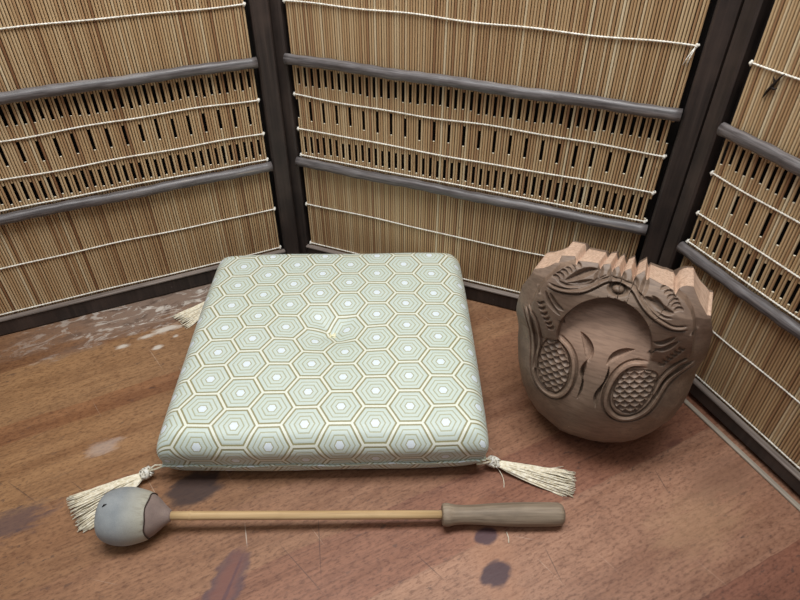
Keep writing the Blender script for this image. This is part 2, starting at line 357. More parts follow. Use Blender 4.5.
def cord_mesh(k, idx):
    b = MB(); r2 = random.Random(900+k*31+idx); n = int(W/.0011); pts = []; rad = []
    a1, a2, p1, p2 = r2.uniform(.0004, .0016), r2.uniform(.0003, .0009), r2.uniform(0, 6), r2.uniform(0, 6)
    if idx in (0, 2): a1 *= .35; a2 *= .4
    for i in range(n+1):
        x = W*i/n; z = a1*math.sin(x*17+p1)+a2*math.sin(x*43+p2)
        yy = -PIT*.47-.0011 if idx != 2 else -.0030
        pts.append((x, yy, z)); rad.append(.0010+.00028*math.sin(2*PI*x/.0036))
    b.tube(pts, rad, 6)
    for e, sx in ((0, -1), (W, 1)):       # the cord turns round the outermost reed and is knotted off
        zz = pts[0][2] if e == 0 else pts[-1][2]
        b.tube([(e, -.0028, zz), (e+sx*.0016, -.001, zz), (e+sx*.0016, .002, zz), (e-sx*.002, .003, zz)], .0011, 6)
        b.tube([(e-sx*.001, -.0035, zz+.003), (e-sx*.0006, -.0042, zz), (e-sx*.001, -.0035, zz-.003)], [.0008, .0021, .0008], 6)
    if (k, idx) == (1, 5):
        zz = pts[-1][2]
        b.tube([(W-.001, -.004, zz), (W-.006, -.005, zz-.011), (W-.009, -.004, zz-.021)], .0007, 5); b.tube([(W-.001, -.004, zz), (W-.004, -.005, zz-.012), (W-.005, -.004, zz-.022)], .0007, 5)
    return b
for k, (deg, off, s0, s1) in enumerate(PANELS):
    a = math.radians(deg); d = Vector((math.cos(a), math.sin(a), 0)); nn = Vector((-math.sin(a), math.cos(a), 0))
    org = d*s0+nn*off
    gL, gR, sw = (.0055, .0055, .0100)[k], .0065, (.0250, .0238, .0205)[k]
    b = MB(); b.box((-gL-.002, .0105, .004), (W+gR+(sw+.007 if k < 2 else .002), .0120, HGT+.02))  # dark sheet added so the slots and hinge gaps look shaded
    fr = b.build('panel', BACKING, screen, smooth=False); fr.location = org; fr.rotation_euler = (0, 0, a)
    fr['label'] = ['left reed panel beside the mallet end', 'middle reed panel behind the cushion', 'right reed panel behind the carved drum'][k]
    for x0, x1 in ((-gL-sw, -gL), (W+gR, W+gR+sw)):
        b = MB(); b.box((x0, -.006, 0), (x1, .018, HGT+.03), .0025); b.build('stile', STILE, fr, smooth=False)
    for nm, z0, z1 in (('bottom_rail', .0005 if k < 2 else .0065, .0268), ('top_rail', HGT-.002, HGT+.028)):
        b = MB(); b.box((-gL, -.0085, z0), (W+gR, .016, z1), .0022); rl = b.build(nm, STILE, fr, smooth=False)
        if nm == 'bottom_rail':
            b = MB(); b.box((-gL, -.0105, z1-.0005), (W+gR, -.0022, z1+.0032), .0010); b.build('ledge_strip', LEDGE, fr, smooth=False)  # paler strip: the lit top edge of the rail, put into the colour
    auto_smooth(reed_mat(k).build('reed_mat', [REED, PITH], fr, smooth=True), 50)
    for zc in (R1, R2, .62):
        b = MB(); N_ = 60; rx = -gL+(.0055 if k == 2 else 0); pts = [(rx+(W-rx+gR-.002)*i/N_, -.0068+.0004*math.sin(i*.9+zc*40), zc+.0006*math.sin(i*.33+k+zc*30)) for i in range(N_+1)]
        b.tube(pts, [.0072+.0004*math.sin(i*1.7+k) for i in range(N_+1)], 12, ell=1.0)
        b.v = [(x, -.0017+(y+.0017)*.92, z) if y < -.0017 else (x, min(y, .0005)-.0022, z) for x, y, z in b.v]
        b.build('rail', RAIL, fr)
    for i, zc in enumerate(CORDS):
        o = cord_mesh(k, i).build('cord', CORD, fr); o.location = (0, 0, zc)
    if k == 2: panel_r = fr
# dark shred stuck to the reeds of the right-hand panel
def on_panel(k, s, z, y=0.0):
    deg, off, s0, s1 = PANELS[k]; a = math.radians(deg)
    return Vector((math.cos(a), math.sin(a), 0))*s+Vector((-math.sin(a), math.cos(a), 0))*(off+y)+Vector((0, 0, z))
b = MB()
b.tube([(-.004, 0, -.012), (-.001, -.001, -.004), (.003, -.0012, .004), (.007, -.0015, .012), (.011, -.002, .017)], [.0007, .0022, .0026, .0014, .0004], 6, ell=.5)
b.tube([(.001, -.001, .001), (.006, -.002, .0005), (.009, -.0025, .002)], [.0018, .0012, .0004], 5); b.tube([(.003, -.001, .006), (.0005, -.002, .011)], [.0014, .0004], 5)
o = b.build('dry_shred', m_plain('dark_husk', lin(48, 40, 36))); o.location = on_panel(2, -.4085, .395, -.0025); o.rotation_euler = (0, 0, math.radians(PANELS[2][0]))
o['label'] = 'small black dry shred caught on the reeds of the right panel'; o['category'] = 'debris'
# pale strip on the boards along the right-hand panel
A, B = Vector((.3440, .6100, 0)), Vector((.5120, .2420, 0)); dv = (B-A).normalized(); nv = Vector((-dv.y, dv.x, 0)); L_ = (B-A).length
b = MB(); b.box((0, -.0010, 0), (L_, .0050, .0040), .0012); o = b.build('floor_strip', m_turned('pale_strip_wood', lin(128, 116, 104), lin(164, 152, 136), lin(196, 186, 168)), smooth=False)
o.location = A; o.rotation_euler = (0, 0, math.atan2(dv.y, dv.x)); o['label'] = 'thin pale wooden strip lying on the boards along the foot of the right panel'; o['category'] = 'strip'
# ------------------------------------------------------------------ cushion
BRO = m_brocade()
CX, CY, CR = -.0885, .6065, math.radians(1.2)
cushion = thing('zabuton_cushion', 'thick square floor cushion in pale green hexagon brocade with cream tassels', 'cushion', (CX, CY, 0), CR)
HX, HY, ZS, HT, HB = .1825, .1785, .0290, .0475, .0290
def prof(hx, hz, m, N=400):
    u = np.linspace(0, 1, 4000)**.35; u = 1-(1-u)  # dense near the edge
    x = np.linspace(0, 1, 20001); x = 1-(1-x)**3; z = np.sqrt(np.clip(1-x**m, 0, 1))
    s = np.concatenate([[0], np.cumsum(np.hypot(np.diff(x*hx), np.diff(z*hz)))]); return x, z, s
def sstep_(a, b, x):
    t = np.clip((x-a)/(b-a), 0, 1); return t*t*(3-2*t)
def sheet(up, NG=170):
    hz, m = (HT, 34.0) if up else (HB, 18.0)
    x1, z1, s1 = prof(HX, hz, m); x2, z2, s2 = prof(HY, hz, m)
    g = np.linspace(-1, 1, NG+1); gx = g*s1[-1]; gy = g*s2[-1]
    ax, ez = np.sign(gx)*np.interp(abs(gx), s1, x1), np.interp(abs(gx), s1, z1)
    ay, fz = np.sign(gy)*np.interp(abs(gy), s2, x2), np.interp(abs(gy), s2, z2)
    A_, B_ = np.meshgrid(ax, ay); E_, F_ = np.meshgrid(ez, fz); U, V = np.meshgrid(gx, gy)
    X = A_*HX; Y = B_*HY; Z = E_*F_
    # edges bow in a little between the corners, upper corners are softened
    bow = .0030*(1-A_**2)*1.0
    X = X*(1+.010*(1-B_**2)); Y = Y*(1+.012*(1-A_**2))
    cr = (np.abs(A_)*np.abs(B_))**10
    if up:
        bl = .034*sstep_(0, .55, Z)*(1-.55*sstep_(.6, 1, Z)); X = X*(1+bl*np.abs(A_)**8-.004*cr*Z); Y = Y*(1+bl*np.abs(B_)**8-.004*cr*Z)
        zz = ZS+hz*Z
        r = np.hypot(X-.0005, Y+.003); an = np.arctan2(Y+.003, X)
        zz += .0035*(1-np.clip(np.hypot(A_, B_), 0, 1)**2)
        zz -= .0125*np.exp(-(r/.020)**1.2)+.0055*np.exp(-(r/.05)**2)
        zz += .0012*np.cos(an*4+.6)*np.exp(-((r-.016)/.018)**2)
        zz += .0010*np.sin(X*31+1)*np.sin(Y*27)*Z
    else:
        zz = ZS-hz*Z; zz = np.maximum(zz, .0004)
        zz += .0016*np.sin(X*40+.7)*np.exp(-((Y+HY)/.02)**2)*(1-Z)
    n = NG+1; v = np.stack([X, Y, zz], -1).reshape(-1, 3); uv = np.stack([U, V], -1).reshape(-1, 2)
    idx = np.arange(n*n).reshape(n, n)
    q = np.stack([idx[:-1, :-1], idx[:-1, 1:], idx[1:, 1:], idx[1:, :-1]], -1).reshape(-1, 4)
    return v, (q if up else q[:, ::-1]), uv
v1, f1, u1 = sheet(True); v2, f2, u2 = sheet(False, 90)
mesh_obj('top_cover', v1, f1, BRO, cushion, uv=u1)
mesh_obj('under_cover', v2, f2, BRO, cushion, uv=u2+np.array([.013, .02]))
# seam: a folded lip of the same cloth all round
sp = []; su = []
for s in range(4):
    for i in range(90):
        g = -1+2*i/90; a_, b_ = [(g, -1), (1, g), (-g, 1), (-1, -g)][s]
        sp.append((a_*HX*(1+.010*(1-b_*b_))*1.004, b_*HY*(1+.012*(1-a_*a_))*1.004, ZS-.0006+.0010*math.sin(i*.23+s*2)+.0005*math.sin(i*.9+s)))
vs = []; fs = []; us = []; n = len(sp); K = 8
for i, p in enumerate(sp):
    t = (Vector(sp[(i+1) % n])-Vector(sp[i-1])).normalized(); o_ = Vector((t.y, -t.x, 0))
    for k in range(K):
        g = 2*PI*k/K; q = Vector(p)+o_*math.cos(g)*.0015+Vector((0, 0, 1))*math.sin(g)*.0011; vs.append(q); us.append((i*.004, .0022*k))
for i in range(n):
    for k in range(K): fs.append((i*K+k, ((i+1) % n)*K+k, ((i+1) % n)*K+(k+1) % K, i*K+(k+1) % K))
mesh_obj('seam_lip', vs, fs, BRO, cushion, uv=us)
# tuft of yellow thread pulled down through the middle
THREAD = m_silk('cream_yellow_thread', lin(222, 216, 178), lin(240, 236, 208)); b = MB()
for i in range(26):
    a = 2*PI*i/26+random.uniform(-.1, .1); L_ = random.uniform(.004, .0085); z0 = .0600
    b.tube([(0, -.003, z0-.001), (L_*.5*math.cos(a), -.003+L_*.5*math.sin(a), z0+.0026), (L_*math.cos(a), -.003+L_*math.sin(a), z0+.0034+L_*.22)], [.0008, .0007, .0004], 5)
b.tube([(-.004, -.003, z0+.002), (0, -.003, z0+.0042), (.004, -.0025, z0+.002)], .0016, 6)
b.build('tuft', THREAD, cushion)
SILK = m_silk('cream_silk_fringe', lin(206, 192, 162), lin(238, 230, 210)); KNOT = m_silk('white_silk_knot', lin(190, 180, 160), lin(236, 232, 222))
def tassel(corner, knot, tip, width, n=150, seed=1, flat=.010, strays=()):
    """all in the cushion's own frame"""
    r2 = random.Random(seed); c, k, e = Vector(corner), Vector(knot), Vector(tip)
    d = (e-k); L_ = d.length; d.normalize(); sd = Vector((-d.y, d.x, 0)).normalized()
    b = MB(); mid = (c+k)/2
    for sgn in (-1, 1): b.tube([c, mid+sd*.003*sgn+Vector((0, 0, .004)), k+Vector((0, 0, .002))], .0012, 6)
    t = b.build('tassel', SILK, cushion)
    b = MB()
    for i in range(34):     # the knot: loops wound round the neck
        a = r2.uniform(0, 2*PI); h = r2.uniform(-.0065, .0065); R_ = .0062*math.sqrt(max(.12, 1-(h/.0085)**2))
        P = [k+d*h+sd*math.cos(a+j*.5)*R_+Vector((0, 0, 1))*(math.sin(a+j*.5)*R_*.9+.0004)+d*.0018*math.sin(j*1.3) for j in range(6)]
        b.tube(P, .0011, 5)
    b.tube([k-d*.006, k, k+d*.007], [.003, .0052, .0028], 10)
    b.build('knot', KNOT, t)
    b = MB()
    for i in range(n):
        u = r2.uniform(-1, 1); hgt = r2.random(); ln = L_*r2.uniform(.88, 1.03); P = []
        for j in range(9):
            s = j/8; w = (.0030+(width/2-.0030)*(s**.8))*u
            z = (k.z*(1-s)**2)+(.0009+flat*hgt*(1-abs(u)**2)*(.35+1.0*s*(1-.45*s)))*min(1, s*3)+.0006*math.sin(s*9+i)
            q = k+d*(.004+(ln-.004)*s)+sd*(w+.0012*math.sin(s*7+i*1.7)*s); q.z = max(.0007, z); P.append(q)
        b.tube(P, [.00095]*6+[.0009, .0008, .0005], 4)
    for (da, l0) in strays:
        P = []
        for j in range(9):
            s = j/8; q = k+(d*math.cos(da*s*.7+da*.3)+sd*math.sin(da*s*.7+da*.3))*(l0*s); q.z = max(.0006, k.z*(1-s)**2*.6+.0006); P.append(q)
        b.tube(P, .0005, 4)
    b.build('fringe', SILK, t)
MI = Matrix.Rotation(-CR, 3, 'Z')
def cl(x, y, z): return MI @ Vector((x-CX, y-CY, 0))+Vector((0, 0, z))
tassel(cl(.0900, .4330, .019), cl(.1110, .4425, .010), cl(.2010, .4170, .001), .036, seed=2, n=190, flat=.011, strays=((-.95, .030), (.28, .085)))
tassel(cl(-.2680, .4320, .019), cl(-.2930, .4270, .010), cl(-.3600, .3780, .001), .056, seed=3, n=190, flat=.013, strays=((.5, .08),))
tassel(cl(-.268, .776, .019), cl(-.276, .758, .010), cl(-.332, .702, .001), .040, seed=4, n=100, flat=.006)
tassel(cl(.092, .788, .019), cl(.1030, .7880, .016), cl(.1420, .8100, .001), .024, seed=5, n=90, flat=.007)
# ------------------------------------------------------------------ mallet
def lathe(name, prof_, m, parent, n=56, wob=None):
    V = []; F = []
    for i, (x, r) in enumerate(prof_):
        for k in range(n):
            a = 2*PI*k/n; rr = r*(1+(wob(x, a) if wob else 0)); V.append((x, rr*math.cos(a), rr*math.sin(a)))
    for i in range(len(prof_)-1):
        for k in range(n): F.append((i*n+k, i*n+(k+1) % n, (i+1)*n+(k+1) % n, (i+1)*n+k))
    F.append(tuple(range(n-1, -1, -1))); F.append(tuple(range(len(V)-n, len(V))))
    return mesh_obj(name, V, F, m, parent)
def fine(pr, k=3):
    for _ in range(k): pr = [pr[0]]+[((a[0]*w+b[0]*(1-w)), (a[1]*w+b[1]*(1-w))) for a, b in zip(pr[:-1], pr[1:]) for w in (.75, .25)]+[pr[-1]]
    return pr
HD, HE = Vector((-.3160, .3610, .0283)), Vector((.1800, .3725, .0128))
ml = HE-HD; mallet = thing('drum_mallet', 'long wooden drum mallet with grey leather head lying in front of the cushion', 'mallet', (HD.x, HD.y, 0), math.atan2(ml.y, ml.x))
tilt = -math.asin(ml.z/ml.length)
def mal(o): o.location = (0, 0, HD.z); o.rotation_euler = (0, tilt, 0); return o
HIDE = m_leather('grey_leather', lin(132, 136, 138), lin(152, 155, 155), lin(166, 168, 164), True); CUFF = m_leather('mauve_leather', lin(120, 104, 98), lin(138, 120, 112), lin(150, 134, 124))
hp = fine([(x*.90, r) for x, r in [(0, .0), (.0005, .009), (.0018, .0195), (.006, .0245), (.018, .0290), (.032, .0300), (.046, .0275), (.0575, .0240), (.0590, .0226)]])
head = mal(lathe('head', hp, HIDE, mallet, wob=lambda x, a: .010*math.sin(2*a+1)+.006*math.sin(5*a+x*60)+(.012*math.sin(17*a)*max(0, (x-.04)/.02))))
bm_ = MB(); bm_.tube([(.0105, -.0060, .0259), (.0125, -.0045, .0273), (.0150, -.0040, .0284)], [.0003, .0011, .0003], 6); sl = bm_.build('slit', m_plain('dark_slit', lin(40, 38, 38)), head)
mal(lathe('collar', fine([(x-.006, r) for x, r in [(.050, .0215), (.0585, .0222), (.0605, .0218), (.066, .0175), (.0745, .0095), (.0790, .0062), (.0798, .0050)]]), CUFF, mallet, wob=lambda x, a: .008*math.sin(3*a)))
bm_ = MB(); P = [(.0533+.0007*math.sin(6*a), .0229*math.cos(a), .0229*math.sin(a)) for a in np.linspace(0, 2*PI, 49)]; bm_.tube(P, .0007, 6, caps=False); mal(bm_.build('binding', m_plain('dark_thread', lin(72, 58, 52)), mallet))
mal(lathe('shaft', [(.072, .0046), (.092, .0047), (.0935, .0051), (.0950, .0051), (.0965, .0047), (.20, .0047), (.30, .0047), (.365, .0047)], m_turned('yellow_bamboo', lin(162, 130, 90), lin(192, 160, 116), lin(212, 184, 140)), mallet, 24))
hpz = fine([(x-.003, r) for x, r in [(.3655, .0047), (.3655, .0104), (.3675, .0118), (.3725, .0122), (.3770, .0108), (.385, .0099), (.400, .0101), (.420, .0117), (.445, .0128), (.475, .0128), (.490, .0127), (.4955, .0118), (.4985, .0085), (.4995, .0)]])
mal(lathe('handle', hpz, m_turned('grey_turned_wood', lin(104, 90, 76), lin(134, 118, 100), lin(160, 144, 124), (10, 300, 300)), mallet, 40, wob=lambda x, a: .012*math.sin(2*a+x*20)))
# ------------------------------------------------------------------ carved drum
def seg_dist(Px, Py, poly, closed=False):
    """distance to a polyline and the arc position (0..1) of the nearest point"""
    pts = list(poly) + ([poly[0]] if closed else [])
    best = np.full(Px.shape, 1e9); tt = np.zeros(Px.shape)
    L = [np.hypot(b[0]-a[0], b[1]-a[1]) for a, b in zip(pts[:-1], pts[1:])]
    tot = sum(L) or 1.0; acc = 0.0
    for (a, b), l in zip(zip(pts[:-1], pts[1:]), L):
        dx, dy = b[0]-a[0], b[1]-a[1]; l2 = dx*dx+dy*dy or 1e-9
        t = np.clip(((Px-a[0])*dx+(Py-a[1])*dy)/l2, 0, 1)
        d = np.hypot(Px-a[0]-t*dx, Py-a[1]-t*dy)
        m = d < best; best[m] = d[m]; tt[m] = (acc+t[m]*l)/tot; acc += l
    return best, tt
def inside(Px, Py, poly):
    r = np.zeros(Px.shape, bool); n = len(poly)
    for i in range(n):
        (x0, y0), (x1, y1) = poly[i], poly[(i+1) % n]
        if y0 == y1: continue
        c = ((y0 > Py) != (y1 > Py)) & (Px < (x1-x0)*(Py-y0)/(y1-y0)+x0)
        r ^= c
    return r
def smooth_line(poly, n=3):
    p = [tuple(q) for q in poly]
    for _ in range(n):
        o = [p[0]]
        for a, b in zip(p[:-1], p[1:]):
            o += [(a[0]*.75+b[0]*.25, a[1]*.75+b[1]*.25), (a[0]*.25+b[0]*.75, a[1]*.25+b[1]*.75)]
        p = o+[p[-1]]
    return p
def sstep(a, b, x):
    t = np.clip((x-a)/(b-a), 0, 1); return t*t*(3-2*t)
def sdf(Px, Py, poly):
    d, _ = seg_dist(Px, Py, poly, True)
    return np.where(inside(Px, Py, poly), -d, d)
DOME, BACK, STEP, WALL = 84.0, 80.0, 29.0, 82.0
def outline(MK, th):
    poly = list(MK['crest'])+list(MK['silh'])
    R = np.zeros(th.shape); c, s = np.cos(th), np.sin(th)
    for a, b in zip(poly, poly[1:]+poly[:1]):
        dx, dy = b[0]-a[0], b[1]-a[1]
        den = c*dy-s*dx
        with np.errstate(divide='ignore', invalid='ignore'):
            r = (a[0]*dy-a[1]*dx)/den; t = np.where(abs(dx) > abs(dy), (r*c-a[0])/dx if dx else 0, (r*s-a[1])/dy if dy else 0)
        ok = (t >= -1e-6) & (t <= 1+1e-6) & (r > 0) & np.isfinite(r)
        R = np.where(ok & (r > R), r, R)
    return R
def crest_weight(MK, th):
    a1 = np.arctan2(MK['crest'][0][1], MK['crest'][0][0]) % (2*np.pi)
    a0 = np.arctan2(MK['crest'][-1][1], MK['crest'][-1][0]) % (2*np.pi)
    k = np.radians(3)
    return sstep(a0-k, a0, th)*(1-sstep(a1, a1+k, th)), sstep(a0-.75, a0+.05, th)*(1-sstep(a1-.05, a1+.75, th))
def disc_poly(MK):
    d = smooth_line(MK['disc'], 2)
    return d+[(d[-1][0]-4, -300), (d[0][0]+4, -300)]
def base_height(MK, Px, Py, R, wd):
    r = np.hypot(Px, Py)
    q = np.clip(r/(R*(1+.32*wd)), 0, 1)
    low = sstep(-25, -85, Py); h = DOME*np.sqrt(np.clip(1-q**(2.5-.55*low), 0, 1))
    d = sdf(Px, Py, disc_poly(MK))
    a, b = MK['disc'][0], MK['disc'][-1]
    ylo = a[1]+(b[1]-a[1])*np.clip((Px-a[0])/(b[0]-a[0]), 0, 1)+1
    st = STEP*np.clip((Py-ylo)/(MK['disc'][6][1]-ylo), 0, 1)**.85
    m = sstep(-.6, 1.6, d)
    h = h+st*m
    # a shallow sink where the drum face meets the arch
    h = h-8*sstep(-16, 0, d)*(1-m)*sstep(MK['disc'][-1][1], MK['disc'][5][1], Py)
    for nm, far in (('face', [(-170, 40), (-150, 160), (-70, 160)]), ('faceR', None)):
        p = list(MK[nm])
        if far is None: poly = p+[(p[-1][0], -300), (290, -300), (290, 160), (p[0][0]+2, 160)]
        else: poly = p+[(p[-1][0], -300), (-290, -300), (-290, 160), (p[0][0]-2, 160)]
        s = sdf(Px, Py, poly)
        h = h-13*sstep(1.5, -1.5, s)*sstep(p[-1][1]-22, p[-1][1]+22, Py)
    return h
def carve(MK, Px, Py, h):
    def near(poly, w):
        xs = [q[0] for q in poly]; ys = [q[1] for q in poly]
        return (Px > min(xs)-w) & (Px < max(xs)+w) & (Py > min(ys)-w) & (Py < max(ys)+w)
    def line(nm, w, dep, taper=True, sm=2, skew=0):
        dep = dep*1.7; w = w*1.1
        poly = smooth_line(MK[nm], sm); m = near(poly, w+1)
        if not m.any(): return
        d, t = seg_dist(Px[m], Py[m], poly)
        ww = w*(np.clip(np.sin(np.pi*t), 0, 1)**.6 if taper else 1.0)+.15
        h[m] -= dep*np.clip(1-d/ww, 0, 1)*(np.minimum(1, ww/w) if taper else 1)
    def ridge(nm, w, hi, sm=2, g=1.8):
        hi = hi*1.5; g = g*1.9
        poly = smooth_line(MK[nm], sm); m = near(poly, w*2.2)
        d, t = seg_dist(Px[m], Py[m], poly)
        e = sstep(0, .06, t)*(1-sstep(.96, 1, t))
        h[m] += e*(hi*(1-sstep(w*.45, w, d))-g*np.clip(1-abs(d-w*1.25)/(w*.6), 0, 1))
    for nm in ('ovalL', 'ovalR'):
        poly = MK[nm]; m = near(poly, 4); X, Y = Px[m], Py[m]
        cl = smooth_line(list(poly)+[poly[0]], 2)
        d = sdf(X, Y, cl)
        ax = .10 if nm == 'ovalL' else -.28
        ca, sa = np.cos(ax), np.sin(ax); u = X*ca-Y*sa; v = X*sa+Y*ca
        pw, ph, rr = 9.6, 5.6, 6.0
        out = np.zeros(X.shape); top = np.full(X.shape, -1e9)
        j0 = np.floor(v/ph)
        for dj in range(-2, 3):
            j = j0+dj; off = (np.mod(j, 2))*.5
            i = np.round(u/pw-off)
            for di in (-1, 0, 1):
                cxx = (i+di+off)*pw; cyy = j*ph
                dd = np.hypot((u-cxx)*1.08, v-cyy)
                better = (dd < rr) & (j > top)
                top = np.where(better, j, top)
                out = np.where(better, 2.6*(dd/rr)**1.6*1.5, out)
        mk = 1-sstep(-1.6, -.2, d)
        h[m] += mk*(out-3.0)-2.6*np.clip(1-abs(d+.3)/1.3, 0, 1)
    ridge('ridL1', 2.7, 2.4); ridge('ridR1', 2.9, 2.6); ridge('ridL2', 2.2, 1.8, g=1.2); ridge('ridR2', 2.4, 2.2, g=1.4)
    ridge('mouth', 1.9, 1.6, g=1.6)
    for i in range(5): line('fac%d' % i, 3.6, 2.6, sm=1)
    line('mouthL2', 2.2, 2.4); line('mouthR2', 2.2, 2.4)
    for nm in ('eyeL', 'eyeR'): line(nm, 4.2, 5.0)
    for nm in ('eyeL2', 'eyeR2'): line(nm, 2.6, 2.8)
    for i in range(6):
        line('hl%d' % i, 2.0, 2.4, sm=1); line('hr%d' % i, 2.0, 2.4, sm=1)
        line('al%d' % i, 2.0, 2.3, sm=1); line('ar%d' % i, 2.0, 2.3, sm=1)
    for nm in ('finL1', 'finL2', 'finR1', 'finR2'): line(nm, 2.8, 3.0)
    for nm, w in (('cresA', 8.0), ('cresA2', 6.0), ('cresB', 7.0), ('cresB2', 5.0)):   # knife cuts, steep on one side
        poly = smooth_line(MK[nm], 2); m = near(poly, w+2); X, Y = Px[m], Py[m]
        d, t = seg_dist(X, Y, poly)
        ww = w*np.clip(np.sin(np.pi*t), 0, 1)**.8+.15
        k = inside(X, Y, poly)
        dep = np.where(k, np.clip(1-d/np.maximum(ww*1.5, 1), 0, 1), np.clip(1-d/1.0, 0, 1))
        h[m] -= 10.0*(ww/w)*dep
    # eyeball in its socket above the drum face
    bx, by = MK['ball'][0]; e = np.hypot((Px-bx)/1.0, (Py-by)/.72)
    h -= 6.5*(1-sstep(7, 11, e)); h += 7.0*np.sqrt(np.clip(1-(e/6.2)**2, 0, 1))
    return h
def smooth_R(R, wc_only=None, deg=16):
    n = len(R); k = max(1, int(n*deg/360)); w = np.hanning(2*k+3)[1:-1]; w /= w.sum()
    e = np.concatenate([R[-k:], R, R[:k]]); return np.convolve(e, w, 'valid')
def mok_grid(MK, NT=1080, NF=230, NW=26, NB=40):
    th = np.linspace(0, 2*np.pi, NT, endpoint=False)-np.pi/2
    thp = np.mod(th, 2*np.pi)
    R = outline(MK, th); RS = smooth_R(R, wc_only=None); wc, wd = crest_weight(MK, thp)
    s = np.linspace(0, 1, NF+1)[1:]
    TH, S = np.meshgrid(th, s); RR = R[None]+0*S; RSS = (RS*(.0+crest_weight(MK, thp)[1])+R*(1-crest_weight(MK, thp)[1]))[None]+0*S; WC = wc[None]+0*S; WD = wd[None]+0*S
    RI = np.minimum(RS, R*1.02)[None]+0*S; RB = RI+(RR-RI)*sstep(.80, 1.0, S)
    r = RB*((1-WC)*np.sin(S*np.radians(82))+WC*S)
    PX, PY = r*np.cos(TH), r*np.sin(TH)
    H = base_height(MK, PX, PY, RSS, WD)
    B = H.copy(); H = carve(MK, PX, PY, H)
    f = (1-WC)*sstep(.93, 1.0, S); H = H*(1-f)+B*f
    Hedge = H[-1]
    w = np.linspace(0, 1, NW+1)[1:, None]
    phi = np.radians(82+w*23)
    x0 = np.sin(np.radians(82)); hb0 = DOME*np.sqrt(1-x0**2.5)
    rb = R*np.sin(phi); nb = np.where(phi < np.pi/2, Hedge[None]*np.clip(np.cos(phi)/np.cos(np.radians(82)), 0, 1), BACK*np.cos(phi))
    rc = R*np.ones_like(w); nc = Hedge[None]-WALL*w
    # the walls of the cut crest run back level and draw in a little
    fl = .055*wc*sstep(20, 80, np.abs(R*np.cos(th)+12))+  .035*wc*sstep(62, 80, R*np.cos(th)); rw = (1-wc)*rb+wc*rc*(1-.03*w+fl[None]*w); nw = (1-wc)*nb+wc*nc
    q = np.linspace(0, 1, NB+1)[1:, None]
    ph2 = np.radians(105+q*75); rB = R*np.sin(ph2); nB = BACK*np.cos(ph2)
    rC = R*(.97+fl)*np.cos(q*np.pi/2); nC = (Hedge-WALL)[None]+(-BACK-(Hedge-WALL))[None]*np.sin(q*np.pi/2)**.8
    r2 = (1-wc)*rB+wc*rC; n2 = (1-wc)*nB+wc*nC
    XX = np.vstack([PX, rw*np.cos(th), r2*np.cos(th)]); YY = np.vstack([PY, rw*np.sin(th), r2*np.sin(th)]); NN = np.vstack([H, nw, n2])
    return th, wc, XX, YY, NN
